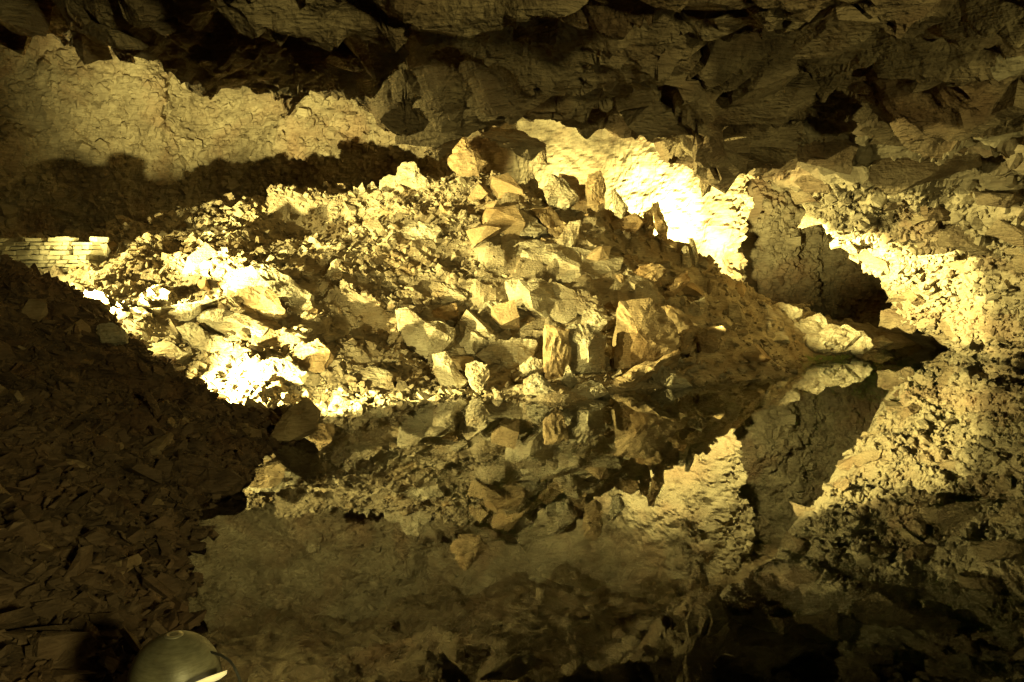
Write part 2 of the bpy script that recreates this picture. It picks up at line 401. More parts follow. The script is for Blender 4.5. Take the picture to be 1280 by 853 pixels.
pale = (cq[:, 0] - 3.2 + 0.35 * (cq[:, 1] - 11)) * 0.5 + 1.1 * fbm(cq, 0.9, 4, 15)
ceil_me.polygons.foreach_set('material_index', (pale > 0).astype(np.int32))
ceil_o = add('cave_ceiling', ceil_me, None); ceil_o['kind'] = 'structure'
CEILV, CEILN = Q, Nn

# ------------------------------------------------------------------ perimeter wall of the cave and the high vault behind the lip
PW = [(-10.5, -6), (-10.5, 2), (-11.5, 8), (-12.3, 13), (-11.8, 19.2), (-8, 21.7), (-3, 21.7), (0, 21.1), (2, 19.9), (3.6, 19.0), (4.7, 18.7),
      (5.25, 19.4), (5.6, 21), (6.4, 22.8), (8.5, 23.4), (10.5, 22.2), (11.6, 20), (11.4, 15), (11.2, 8), (10.8, 0), (9, -6), (0, -6.4), (-10.5, -6)]
nu2, nv2 = 1300, 190
PWd, _ = resample(PW, 4000)
dens_ = np.where((PWd[:, 1] > 14) & (PWd[:, 0] < 10.5), 4.0, 1.0)
cs_ = np.cumsum(dens_); cs_ = (cs_ - cs_[0]) / (cs_[-1] - cs_[0])
Wc = np.stack([np.interp(np.linspace(0, 1, nu2), cs_, PWd[:, k]) for k in range(2)], -1)
tn = np.gradient(Wc, axis=0); ni = np.stack([-tn[:, 1], tn[:, 0]], -1); ni /= np.linalg.norm(ni, axis=1)[:, None]
k = np.hanning(9); k /= k.sum()
for _ in range(2):
    for c in range(2):
        ni[:, c] = np.convolve(np.r_[ni[-4:, c], ni[:, c], ni[:4, c]], k, 'valid')
cen = np.array([0, 10.0])
ni *= np.sign(((cen - Wc) * ni).sum(1))[:, None]
hv = np.linspace(0, 1, nv2)
zz = -1.6 + 11.2 * hv
lean = 0.6 * hv ** 1.5 + 2.6 * hv ** 5
W3 = np.zeros((nu2, nv2, 3))
W3[..., :2] = Wc[:, None, :] + ni[:, None, :] * lean[None, :, None]
W3[..., 2] = zz[None, :]
Wf = W3.reshape(-1, 3)
bandw = np.clip(1 - np.abs(Wf[:, 0] - 2.2) / 3.2, 0, 1) * (Wf[:, 1] > 16) * (Wf[:, 1] < 21.5)
Ww = Wf + 0.22 * np.stack([fbm(Wf, 1.3, 3, 81), fbm(Wf, 1.3, 3, 82), fbm(Wf, 1.3, 3, 83)], -1)
rel = (0.40 * facets(Ww, 0.5, 51, 1.0, 10) + 0.13 * facets(Ww, 1.4, 53, 1.4, 6) + 0.045 * facets(Ww, 3.7, 57, 1.4, 6) + 0.04 * facets(Ww, 9, 59, 1.4, 8)) * (1 - .6 * bandw) + 0.30 * fbm(Wf, 0.35, 3, 8) + 0.12 * fbm(Wf, 2.0, 4, 28) + 0.07 * fbm(Wf * np.array([1, 1, 2.2]) + Wf[:, [2, 2, 0]] * .7, 5.0, 3, 38)
nf = np.repeat(ni, nv2, 0)
Wf[:, :2] += nf * rel[:, None]
wall_me = mesh_np('cave_wall', Wf, grid_faces(nu2, nv2))
wall_o = add('cave_wall', wall_me, M_WALL); wall_o['kind'] = 'structure'
a_, b_ = np.meshgrid(np.linspace(-14, 13, 300), np.linspace(8.0, 26, 220), indexing='ij')
# the roof goes on behind the lip, rising slowly towards the back wall
sl_ = np.interp(a_ / b_, [-1.2, -.62, -.52, -.37, -.27, -.17, -.08, 0.0, .12, .25, .4], [.33, .31, .285, .25, .238, .23, .205, .19, .178, .155, .15])
vf = np.stack([a_.ravel(), b_.ravel(), (CAMZ + sl_ * b_ + 0.75).ravel()], -1)
vf[:, 2] += 0.22 * facets(vf, 0.7, 61, 1.3, 9) + 0.12 * facets(vf, 1.8, 63, 1.4, 9) + 0.05 * facets(vf, 4.5, 65, 1.4, 11)
vault_o = add('cave_vault', mesh_np('cave_vault', vf, grid_faces(300, 220)), M_CEIL); vault_o['kind'] = 'structure'
# (the near roof itself closes the space above the camera)

# ------------------------------------------------------------------ boulders: outline, own depth, own thickness
def sub_noise(bm, amp, seed, size, cuts=2):
    ed = bm.edges[:]
    bmesh.ops.subdivide_edges(bm, edges=ed, cuts=cuts, use_grid_fill=True)
    bmesh.ops.triangulate(bm, faces=bm.faces[:])
    P = np.array([tuple(v.co) for v in bm.verts])
    c = P.mean(0)
    Ps = P + seed * 3.7
    d = amp * size * (0.55 * facets(Ps * np.array([1, 1, 1.8]), 2.2 / size, seed) + 0.35 * facets(Ps * np.array([1, 1, 2.5]), 6.0 / size, seed + 9) + 0.16 * facets(Ps * np.array([1, 1, 3.5]), 15.0 / size, seed + 19) + 0.35 * fbm(Ps, 4.0 / size, 3, seed))
    bm.normal_update()
    for v, k in zip(bm.verts, d):
        v.co += v.normal * float(k)
def outline_rock(name, outline, inner=(), lean=0.6, thick=0.5, Y=None, bulge=0.12, amp=0.06, seed=1, m=None, down=0.45, cuts=4,
                 hang=False, shrink=0.8, yadd=0.0):
    """outline/inner: (px, py[, dY]) picks in the photograph; base depth from the ground under the lowest pick"""
    low = max(outline, key=lambda p: p[1]) if not hang else min(outline, key=lambda p: p[1])
    if Y is None:
        Y = hit(low[0], low[1]) or 15.0
    Y += yadd
    zb = CAMZ + ray(low[0], low[1])[1] * Y
    def put(p):
        rx, rz = ray(p[0], p[1]); dY = p[2] if len(p) > 2 else 0.0
        s = (Y + dY + lean * (CAMZ - zb)) / (1 - lean * rz)
        return Vector((rx * s, s, CAMZ + rz * s))
    pts = [put(p) for p in outline]
    cxp = sum(p[0] for p in outline) / len(outline); cyp = sum(p[1] for p in outline) / len(outline)
    size = max((a - b).length for a in pts for b in pts)
    inn = list(inner)
    auto = []
    if not inn:
        rr = random.Random(seed)
        for f in (0.45,):
            for p in outline[::2]:
                auto.append((cxp + (p[0] - cxp) * f + rr.uniform(-1, 1), cyp + (p[1] - cyp) * f + rr.uniform(-1, 1), -bulge * size * rr.uniform(.3, 1)))
    inn = inn + auto
    P2 = [Vector((p[0], -p[1])) for p in outline] + [Vector((p[0], -p[1])) for p in inn]
    n = len(outline)
    res = delaunay_2d_cdt(P2, [], [list(range(n))], 1, 1e-4)
    v2, _, fs, ov = res[0], res[1], res[2], res[3]
    if len(v2) != len(P2):
        P2m = [list(x) for x in ov]
    co = []
    for i, v in enumerate(v2):
        src = ov[i][0] if ov[i] else None
        if src is None:
            co.append(put((v.x, -v.y)))
        else:
            co.append(pts[src] if src < n else put(inn[src - n]))
    bm = bmesh.new()
    bv = [bm.verts.new(c) for c in co]
    idx = {ov[i][0]: i for i in range(len(v2)) if ov[i]}
    for f in fs:
        try: bm.faces.new([bv[i] for i in f])
        except ValueError: pass
    cen = sum(pts, Vector()) / n
    view = Vector((cen.x * .5, cen.y, 0)).normalized()
    push = (view * (1.0) + Vector((0, 0, -down if not hang else down))) * thick * size
    ring = [bm.verts.new(cen + (pts[i] - cen) * 1.04 + push * 0.45) for i in range(n)]
    ring2 = [bm.verts.new(cen + (pts[i] - cen) * shrink + push) for i in range(n)]
    fr = [bv[idx[i]] if i in idx else None for i in range(n)]
    def q(*v):
        try: bm.faces.new(v)
        except ValueError: pass
    for i in range(n):
        j = (i + 1) % n
        if fr[i] and fr[j]: q(fr[i], fr[j], ring[j], ring[i])
        q(ring[i], ring[j], ring2[j], ring2[i])
    q(*ring2)
    bmesh.ops.triangulate(bm, faces=bm.faces[:])
    bmesh.ops.recalc_face_normals(bm, faces=bm.faces[:])
    sub_noise(bm, amp, seed, size, cuts)
    org = Vector((cen.x, cen.y, min(v.co.z for v in bm.verts)))
    for v in bm.verts: v.co -= org
    bmesh.ops.recalc_face_normals(bm, faces=bm.faces[:])
    me = bpy.data.meshes.new(name); bm.to_mesh(me); bm.free()
    return add(name, me, m or M_ROCK, loc=org)

BOULDERS = [
 # name, label, outline, options
 ('boulder', 'large pale boulder with smooth flat face and dark broken right side', [(494,388),(508,383),(527,399),(546,402),(567,409),(566,425),(557,437),(535,452),(510,432),(499,409)], dict(inner=[(544,411,-.28),(533,430,-.18),(518,408,-.05),(557,418,-.1)], lean=.5, thick=.5, amp=.03)),
 ('flat_rock', 'brownish slab wedged on top of the smooth flat faced boulder', [(526,396),(546,383),(570,379),(572,395),(550,402)], dict(lean=.9, thick=.6, m='rust')),
 ('flat_rock', 'small bleached slab with ribbed front edge above the flat faced boulder', [(516,356),(523,346),(545,348),(575,362),(584,367),(582,373),(548,373),(520,370)], dict(lean=1.2, thick=.5)),
 ('flat_rock', 'pale pointed slab leaning below the flat faced boulder at water', [(541,443),(557,439),(565,452),(584,476),(574,488),(552,481),(543,464)], dict(lean=.6, thick=.35, amp=.03)),
 ('rock', 'bright white pointed rock dipping its tip into the water', [(583,455),(594,451),(608,457),(612,470),(604,486),(600,494),(588,478),(583,467)], dict(lean=.25, thick=.6)),
 ('boulder', 'wedge shaped boulder with tall narrow left face beside dark gap', [(571,401),(580,405),(605,410),(626,425),(617,437),(597,447),(585,440),(577,422)], dict(lean=.5, thick=.7, inner=[(600,422,-.2),(590,425,-.15)])),
 ('rock', 'knobbly weathered rock behind the wedge shaped boulder', [(598,392),(612,377),(630,380),(633,396),(641,420),(630,426),(612,412),(600,403)], dict(lean=.7, thick=.7, amp=.1)),
 ('boulder', 'wide cracked boulder with pale front under the rust stained block', [(597,445),(610,432),(626,426),(650,426),(668,428),(667,440),(656,455),(642,459),(625,457),(610,456)], dict(lean=.6, thick=.8, amp=.07)),
 ('boulder', 'rust stained block resting on the wide cracked boulder', [(630,396),(650,383),(672,390),(682,402),(682,420),(670,432),(650,425),(634,416)], dict(lean=.8, thick=.8, amp=.08, m='rust', yadd=.15)),
 ('boulder', 'big boulder with bright square left face and shadowed brown front', [(633,352),(648,350),(662,351),(690,351),(718,362),(727,376),(720,397),(705,404),(684,399),(664,392),(640,380)], dict(inner=[(662,366,-.42),(666,384,-.35),(695,375,-.08),(645,366,-.1)], lean=.2, thick=.8, amp=.03, yadd=-.1)),
 ('flat_rock', 'long pale pitted slab lying across the slope above the boulders', [(617,304),(640,298),(680,300),(722,307),(779,322),(776,337),(755,350),(730,357),(690,350),(640,342),(628,331)], dict(lean=1.0, thick=.45, amp=.03)),
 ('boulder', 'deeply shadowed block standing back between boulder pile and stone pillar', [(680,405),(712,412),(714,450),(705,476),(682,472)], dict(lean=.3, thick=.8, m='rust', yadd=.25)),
 ('boulder', 'upright pillar shaped block with pitted pale front', [(709,411),(725,404),(745,408),(757,420),(755,462),(742,466),(728,467),(714,464),(712,440)], dict(lean=.15, thick=.8, inner=[(735,430,-.22),(736,452,-.2),(720,425,-.1)], amp=.05)),
 ('flat_rock', 'flaky layered slab jutting left above the pillar shaped block', [(714,367),(724,361),(745,371),(766,388),(770,400),(750,406),(735,398),(722,386)], dict(lean=.6, thick=.6, amp=.1, yadd=-.35)),
 ('rock', 'small round topped rock on the shore below the cracked boulder', [(650,457),(664,446),(676,450),(682,466),(672,472),(655,470)], dict(lean=.3, thick=.8)),
 ('rock', 'triangular pale rock at the waterline right of the white pointed rock', [(655,474),(672,467),(684,477),(700,493),(675,496),(657,490)], dict(lean=.4, thick=.7)),
 ('rock', 'upright pale splinter on the shore in front of the pillar block', [(702,476),(710,457),(718,470),(724,478),(714,487)], dict(lean=.2, thick=.5)),
 ('flat_rock', 'flat pale slab lying in the water below the pillar block', [(712,490),(720,480),(735,476),(752,480),(762,492),(742,499),(716,497)], dict(lean=1.2, thick=.5, amp=.03)),
 ('boulder', 'largest brown block with cracked slanting face beside the pillar', [(772,397),(775,377),(811,375),(830,388),(842,402),(850,421),(844,438),(811,456),(790,464),(768,460)], dict(lean=.4, thick=.7, amp=.035, m='rust', inner=[(800,410,-.22),(820,430,-.18),(788,440,-.15)])),
 ('flat_rock', 'thin layered slab tilted under the largest brown block', [(770,474),(800,458),(848,433),(854,441),(822,463),(792,484),(768,486)], dict(lean=.8, thick=.4, amp=.07, m='rust')),
 ('flat_rock', 'curved brown slab leaning against the right of the largest block', [(830,380),(842,384),(871,407),(869,419),(860,441),(852,440),(851,418),(840,400)], dict(lean=.4, thick=.5, m='rust')),
 ('boulder', 'dark boulder of upright splintered layers near the right ridge', [(874,421),(885,411),(906,412),(904,426),(893,443),(884,449),(876,439)], dict(lean=.2, thick=.8, amp=.12, m='rust')),
 ('rock', 'pale ribbed block perched above the splintered layered boulder', [(854,389),(868,375),(881,371),(886,380),(877,393),(864,401)], dict(lean=.5, thick=.6)),
 ('rock', 'rough low rock on the shore under the thin layered slab', [(809,464),(822,456),(838,462),(848,472),(860,482),(835,485),(818,476)], dict(lean=.5, thick=.6, amp=.1)),
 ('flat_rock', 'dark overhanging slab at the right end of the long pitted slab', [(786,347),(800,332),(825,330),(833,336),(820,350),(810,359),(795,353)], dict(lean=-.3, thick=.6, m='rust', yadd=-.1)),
 ('flat_rock', 'diagonal splinter leaning up beside the dark overhanging slab', [(826,372),(845,350),(858,340),(862,348),(848,362),(834,376)], dict(lean=.5, thick=.4, m='rust')),
 ('rock', 'small blocky rock tucked under the end of the pitted slab', [(760,359),(770,342),(779,345),(784,360),(782,374),(768,372)], dict(lean=.4, thick=.7, m='rust')),
 ('standing_stone', 'tall dark leaning spike of rock on the ridge before the bright wall', [(815,254),(823,251),(830,268),(834,284),(837,322),(828,318),(824,294),(819,275)], dict(lean=.05, thick=.25, m='rust')),
 ('standing_stone', 'short dark stub just left of the tall leaning spike', [(805,264),(815,258),(819,284),(816,302),(806,296)], dict(lean=.1, thick=.5, m='rust')),
 ('standing_stone', 'blunt upright stone of the pair on the right ridge', [(852,324),(853,311),(857,307),(861,310),(865,330),(860,338),(852,336)], dict(lean=.1, thick=.6)),
 ('standing_stone', 'thin needle of rock beside the blunt stone on right ridge', [(862,297),(866,297),(876,333),(873,341),(868,338)], dict(lean=.05, thick=.25)),
 ('standing_stone', 'tall square topped dark stone on the crest against the bright wall', [(733,232),(736,219),(750,213),(756,223),(757,254),(748,257),(735,252)], dict(lean=.05, thick=.5, m='rust')),
 ('standing_stone', 'pale pointed stone leaning on the tall square topped stone', [(734,240),(740,228),(746,239),(745,254),(739,261),(734,252)], dict(lean=.1, thick=.4, yadd=-.25)),
 ('standing_stone', 'small triangular tooth of rock right of square topped stone', [(766,236),(771,238),(784,258),(778,268),(768,262)], dict(lean=.1, thick=.5)),
 ('boulder', 'broad pale trapezoid boulder sitting on the rubble crest', [(680,234),(690,219),(702,220),(723,245),(712,252),(697,246),(684,246)], dict(lean=.4, thick=.6)),
 ('rock', 'dark rock behind the broad trapezoid boulder on the crest', [(700,218),(718,223),(729,241),(735,256),(720,254)], dict(lean=.2, thick=.6, m='rust', yadd=.35)),
 ('standing_stone', 'narrow pale split stone left of the trapezoid boulder', [(658,220),(665,215),(674,229),(670,246),(662,243)], dict(lean=.2, thick=.6)),
 ('flat_rock', 'bright tilted slab standing on the upper slope above the pitted slab', [(696,303),(705,286),(712,277),(726,276),(723,294),(714,311),(705,312)], dict(lean=.3, thick=.35, amp=.03)),
 ('flat_rock', 'pale folded slab in the middle of the upper slope', [(634,276),(648,262),(668,273),(683,286),(668,293),(652,292)], dict(lean=.9, thick=.5)),
 ('flat_rock', 'striped slab sloping down right of the pale folded slab', [(664,262),(685,260),(709,282),(697,296),(682,284)], dict(lean=.9, thick=.5, m='rust')),
 ('boulder', 'tall pointed brownish rock at the crest below the hanging roof fin', [(560,198),(570,181),(580,171),(586,180),(607,202),(598,217),(570,218)], dict(lean=.3, thick=.2, amp=.05, m='rust')),  # darker rust material stands in for the dim light on this rock
 ('boulder', 'knob shaped pale boulder standing up on the left crest', [(498,230),(496,213),(505,204),(517,203),(525,214),(538,232),(522,238)], dict(lean=.15, thick=.7, amp=.06)),
 ('rock', 'rounded rock just left of the knob shaped crest boulder', [(474,236),(475,226),(485,219),(497,220),(498,235),(486,241)], dict(lean=.2, thick=.7)),
 ('rock', 'small spiky tooth rock at the left end of the lit crest', [(440,245),(442,233),(447,236),(453,228),(457,240),(450,247)], dict(lean=.1, thick=.6)),
 ('rock', 'small stub rock between tooth rock and rounded crest rock', [(457,243),(459,232),(466,227),(471,234),(470,243)], dict(lean=.1, thick=.6)),
 ('boulder', 'broad weathered boulder with dark hollow above it on upper left slope', [(489,296),(495,282),(520,279),(545,280),(552,288),(540,301),(525,310),(505,306)], dict(lean=.7, thick=.6, amp=.05)),
 ('flat_rock', 'brightest oval slab beside the glaring stones near hidden lamp', [(241,395),(259,387),(285,388),(311,396),(335,411),(326,421),(295,422),(264,411)], dict(lean=1.0, thick=.3, amp=.025)),
 ('flat_rock', 'long pale slab with thin pointed tip behind the brightest oval slab', [(192,393),(200,384),(240,378),(262,374),(271,375),(253,381),(250,391),(240,399),(222,404),(195,398)], dict(lean=1.1, thick=.3, amp=.03)),
 ('flat_rock', 'lumpy pale slab below the brightest oval slab', [(223,411),(236,405),(252,409),(265,418),(286,423),(290,432),(262,441),(238,430)], dict(lean=1.0, thick=.35)),
 ('flat_rock', 'rounded pale slab at the far left of the slab cluster', [(118,413),(124,405),(145,404),(158,415),(156,426),(128,428)], dict(lean=1.0, thick=.4)),
 ('flat_rock', 'ridged slab between rounded left slab and broad lit slab', [(148,403),(155,397),(172,400),(184,408),(201,416),(180,425),(160,419)], dict(lean=.9, thick=.4)),
 ('flat_rock', 'broad lit slab at the edge of the dark bank', [(142,441),(160,428),(185,425),(215,427),(236,442),(215,453),(185,453),(160,451)], dict(lean=1.0, thick=.35)),
 ('flat_rock', 'white glaring slab jutting right above the pit stones', [(300,471),(310,456),(340,445),(358,448),(382,466),(375,473),(345,472),(330,476)], dict(lean=.9, thick=.35, yadd=-.1)),
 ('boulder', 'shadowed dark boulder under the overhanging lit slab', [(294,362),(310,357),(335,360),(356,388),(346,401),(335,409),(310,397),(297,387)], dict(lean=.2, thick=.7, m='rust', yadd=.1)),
 ('flat_rock', 'great lit slab overhanging the dark boulder on the left slope', [(285,352),(298,338),(312,332),(330,331),(352,343),(388,369),(391,383),(372,391),(346,372),(320,360)], dict(lean=1.0, thick=.35, amp=.04, yadd=-.25)),
 ('flat_rock', 'dark slab tilted into the lake at the left shore', [(336,552),(345,530),(362,510),(383,497),(398,512),(394,534),(362,552)], dict(lean=.5, thick=.4, amp=.03, m='rust')),
 ('flat_rock', 'low brown ledge rock where the dark bank meets the lake', [(203,577),(230,569),(262,578),(302,599),(284,613),(250,617),(215,604)], dict(lean=1.6, thick=.4, m='bank')),
 ('rock', 'upright flake with a lit tip on the rim of the bank', [(178,491),(185,488),(196,504),(206,525),(198,532),(190,512)], dict(lean=.1, thick=.4, m='bank')),
 ('rock', 'brown angular block below the flake with lit tip', [(153,537),(165,518),(185,515),(197,531),(191,549),(170,549)], dict(lean=.4, thick=.6, m='bank')),
 ('rock', 'dark brown boulder between the glaring slab and the pale gravel', [(363,442),(382,430),(397,424),(413,440),(406,463),(390,471),(370,461)], dict(lean=.4, thick=.7, m='rust')),
 ('flat_rock', 'flat plate lying in the pale gravel left of the pointed slab', [(438,472),(462,457),(488,468),(494,486),(470,488)], dict(lean=1.2, thick=.3)),
 ('rock', 'rounded tan rock capping the low right spit', [(963,384),(974,377),(985,381),(1003,387),(1003,395),(985,403),(967,398)], dict(lean=.4, thick=.7)),
 ('flat_rock', 'tan sloping slab below the rounded cap rock on the spit', [(980,408),(1000,398),(1025,393),(1036,409),(1010,421),(985,417)], dict(lean=1.0, thick=.5)),
 ('flat_rock', 'layered rock with dark undercut at the tip of the right spit', [(993,433),(1010,420),(1040,411),(1058,409),(1082,420),(1087,432),(1060,441),(1030,444),(1005,440)], dict(lean=.7, thick=.5, amp=.08)),
 ('flat_rock', 'flat white lit slab on the spit left of the layered rock', [(938,416),(960,409),(980,415),(987,425),(960,426),(944,423)], dict(lean=1.5, thick=.4)),
 ('flat_rock', 'thin tail of tan rock running from spit into the lake', [(1078,426),(1104,421),(1117,428),(1100,435),(1082,436)], dict(lean=.9, thick=.5)),
 ('rock', 'small pale boulder lying in front of the low masonry wall', [(109,347),(114,340),(126,338),(141,336),(143,342),(130,348),(114,350)], dict(lean=.3, thick=.8, yadd=-.6)),
]
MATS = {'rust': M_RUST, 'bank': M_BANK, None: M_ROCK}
BOBJ = []
for i, (nm, lb, ol, kw) in enumerate(BOULDERS):
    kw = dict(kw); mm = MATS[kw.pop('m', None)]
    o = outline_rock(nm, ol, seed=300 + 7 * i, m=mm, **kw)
    BOBJ.append(o)
    tag(o, lb, {'boulder': 'boulder', 'flat_rock': 'rock', 'rock': 'rock', 'standing_stone': 'rock'}[nm])

# where boulders stand, seen from the path: loose stones keep off their faces
BMASK = np.full((853, 1280), -1.0)
for (nm, lb, ol, kw), bo in zip(BOULDERS, BOBJ):
    pp = np.array([p[:2] for p in ol], float)
    x0, y0 = np.maximum(pp.min(0).astype(int) - 2, 0); x1, y1 = pp.max(0).astype(int) + 3
    gx_, gy_ = np.meshgrid(np.arange(x0, min(x1, 1280)), np.arange(y0, min(y1, 853)))
    ins = np.zeros(gx_.shape, bool); n_ = len(pp)
    for i in range(n_):
        (xa, ya), (xb, yb) = pp[i], pp[(i + 1) % n_]
        if ya != yb:
            ins ^= ((ya > gy_) != (yb > gy_)) & (gx_ < (xb - xa) * (gy_ - ya) / (yb - ya) + xa)
    sub_ = BMASK[y0:y0 + ins.shape[0], x0:x0 + ins.shape[1]]
    sub_[ins] = np.maximum(sub_[ins], bo.location.y + 0.25)
def project(X, Y, Z):
    zc = Y * CP - (Z - CAMZ) * SP; uc = Y * SP + (Z - CAMZ) * CP
    return 640 + FPX * X / zc, 426.5 - FPX * uc / zc
def covers(X, Y, Z):
    px, py = project(np.asarray(X, float), np.asarray(Y, float), np.asarray(Z, float))
    return np.asarray(Y) < BMASK[np.clip(py, 0, 852).astype(int), np.clip(px, 0, 1279).astype(int)]

# ------------------------------------------------------------------ stones
rng = random.Random(5)
def shard_mesh(name, flat, seed, npts=13):
    r = random.Random(seed)
    bm = bmesh.new()
    for sx in (-1, 1):
        for sy in (-1, 1):
            for sz in (-1, 1):
                if r.random() < .12: continue
                bm.verts.new(((sx * r.uniform(.45, 1.0)), sy * r.uniform(.35, .85), sz * flat * r.uniform(.6, 1.0)))
    bm.verts.new((r.choice((-1.15, 1.15)), r.uniform(-.4, .4), r.uniform(-.3, .3) * flat))
    bm.verts.new((r.uniform(-.5, .5), r.choice((-.95, .95)), r.uniform(-.4, .4) * flat))
    res = bmesh.ops.convex_hull(bm, input=bm.verts)
    bmesh.ops.delete(bm, geom=[g for g in set(res['geom_interior'] + res['geom_unused']) if isinstance(g, bmesh.types.BMVert)], context='VERTS')
    me = bpy.data.meshes.new(name); bm.to_mesh(me); bm.free()
    return me
SHARDS = [shard_mesh('stone', 0.25 + 0.5 * (i % 6) / 5, 100 + i, 11 + i % 5) for i in range(24)]
SH_NP = []
for me in SHARDS:
    v = np.array([tuple(x.co) for x in me.vertices]); f = np.array([tuple(p.vertices) for p in me.polygons if len(p.vertices) == 3])
    SH_NP.append((v, f))
def rot_mats(n, g, tiltmax):
    out = []
    for i in range(n):
        out.append(np.array(Euler((g.uniform(-tiltmax, tiltmax), g.uniform(-tiltmax, tiltmax), g.uniform(0, 6.283))).to_matrix()))
    return out
def joined_stones(name, pos, size, tiltmax, seed, variants=None, normals=None):
    g = random.Random(seed); VV, FF, off = [], [], 0
    for i, (p, s) in enumerate(zip(pos, size)):
        v, f = SH_NP[g.choice(variants)] if variants else SH_NP[g.randrange(len(SH_NP))]
        m = np.array(Euler((g.uniform(-tiltmax, tiltmax), g.uniform(-tiltmax, tiltmax), g.uniform(0, 6.283))).to_matrix())
        if normals is not None:
            q = np.array(Vector((0, 0, 1)).rotation_difference(Vector(normals[i])).to_matrix()); m = q @ m
        sc = s * np.array([g.uniform(.8, 1.3), g.uniform(.7, 1.1), g.uniform(.7, 1.1)])
        VV.append((v * sc) @ m.T + np.array(p)); FF.append(f + off); off += len(v)
    return mesh_np(name, np.concatenate(VV), np.concatenate(FF))
def gnormal(x, y, e=0.25):
    n = Vector((-(ground_base(x + e, y) - ground_base(x - e, y)) / (2 * e), -(ground_base(x, y + e) - ground_base(x, y - e)) / (2 * e), 1.0))
    return n.normalized()
nr = np.random.default_rng(3)
def is_slope(x, y):
    return (x * 0.55 + y) > 7.6
# small rubble over the slope
N0 = 85000
xs = nr.uniform(-11, 9, N0); ys = nr.uniform(8.2, 17.6, N0); zs = ground(xs, ys)
keep = ((xs * 0.55 + ys) > 7.3) & (zs > -0.25) & ~covers(xs, ys, zs + .04) & (ys < 17.2 + 0 * xs)
dens = 0.75 + 0.45 * fbm(np.stack([xs, ys, 0 * xs], -1), 0.6, 3, 91) * 2
dens = dens * np.where(xs > -0.6, 0.25, 1.0)
keep &= nr.uniform(0, 1, N0) < np.clip(dens, 0.12, 1)
xs, ys, zs = xs[keep], ys[keep], zs[keep]
sz = np.clip(nr.lognormal(-3.45, 0.55, len(xs)), 0.015, 0.10)
me = joined_stones('rubble', np.stack([xs, ys, zs + sz * 0.35], -1), sz, 0.9, 7)
o = add('rubble', me, M_RUBBLE)
o['kind'] = 'stuff'; tag(o, 'fine broken stone covering the whole lit rubble slope', 'rubble')
# shingle of the dark bank
N1 = 60000
xs = nr.uniform(-8.5, 0.9, N1); ys = nr.uniform(1.2, 11.5, N1); zs = ground(xs, ys)
keep = ((xs * 0.55 + ys) < 7.6) & (zs > -0.75)
xs, ys, zs = xs[keep], ys[keep], zs[keep]
sz = np.clip(nr.lognormal(-3.75, 0.55, len(xs)), 0.008, 0.09)
me = joined_stones('shingle', np.stack([xs, ys, zs + sz * 0.25], -1), sz, 0.9, 8, variants=[0, 1, 2, 6, 7, 8, 12, 13, 14, 18, 19])
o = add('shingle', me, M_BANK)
o['kind'] = 'stuff'; tag(o, 'fine dark shale shingle of the shadowy bank', 'shingle')

def scatter(n, test, size, tilt, name, label, cat, group, m, lift, seed, region, variants=None, cut=.12):
    """single loose stones that can be told apart: one object each, sharing mesh data"""
    g = random.Random(seed); c = 0; used = []
    base = {}
    while c < n:
        x, y = g.uniform(region[0], region[1]), g.uniform(region[2], region[3])
        z = float(ground(x, y))
        if not test(x, y, z): continue
        s = size(g)
        if covers(x, y, z + s * .5) or covers(x, y, z + s): continue
        if any((x - u[0]) ** 2 + (y - u[1]) ** 2 < (0.8 * (s + u[2])) ** 2 for u in used): continue
        used.append((x, y, s)); c += 1
        k = g.choice(variants) if variants else g.randrange(len(SHARDS))
        mk = m[1] if g.random() < .3 else m[0]
        if (k, mk.name) not in base:
            bm = bmesh.new(); bm.from_mesh(SHARDS[k])
            sub_noise(bm, .016, 40 + k, 2.0, 2)
            me = bpy.data.meshes.new(name); bm.to_mesh(me); bm.free(); me.materials.append(mk); base[(k, mk.name)] = me
        o = bpy.data.objects.new(name, base[(k, mk.name)]); COL.objects.link(o)
        q = Vector((0, 0, 1)).rotation_difference(gnormal(x, y)) if tilt < 0.8 else Euler((0, 0, 0)).to_quaternion()
        e = Euler((g.uniform(-tilt, tilt), g.uniform(-tilt, tilt), g.uniform(0, 6.28))).to_quaternion()
        o.rotation_euler = (q @ e).to_euler()
        o.location = (x, y, z + s * lift)
        o.scale = (s * g.uniform(.9, 1.4), s * g.uniform(.7, 1.1), s * g.uniform(.7, 1.2))
        big = s > cut; alt = mk is m[1]
        tag(o, label[2 * big + alt], cat, group + (' (large)' if big else ' (small)'))
scatter(170, lambda x, y, z: (x * .55 + y) > 8.2 and (x < -1.0 or y > 14.6) and z > 0.1 and y < 16.6 and y > 9.6, lambda g: min(.24, max(.06, g.lognormvariate(-2.45, .42))), 0.75,
        'loose_stone', ('small pale angular stone lying loose in the lit gravel slope', 'small rust brown angular stone lying loose in the lit gravel slope',
         'fist to head sized pale block lying loose in the lit gravel slope', 'larger rust brown block lying loose in the lit gravel slope'), 'stone', 'loose stones of the lit rubble slope', (M_RUBBLE, M_RUST), 0.25, 21, (-8, 7, 9.6, 16.6))
scatter(26, lambda x, y, z: z > 0.15, lambda g: min(.48, max(.16, g.lognormvariate(-1.35, .3))), 0.9,
        'flat_rock', ('small rusty slab jutting from the jumbled pile behind the boulders', 'small pale slab jutting from the jumbled pile behind the boulders',
         'large rusty broken slab jutting from the jumbled pile behind the boulders', 'large pale broken slab jutting from the jumbled pile behind the boulders'), 'rock', 'jumbled slabs of the boulder pile', (M_RUST, M_ROCK), 0.15, 25, (-0.8, 4.6, 11.9, 16.3),
        variants=[1, 2, 3, 4, 7, 8, 9, 10, 14, 15, 20, 21], cut=.28)
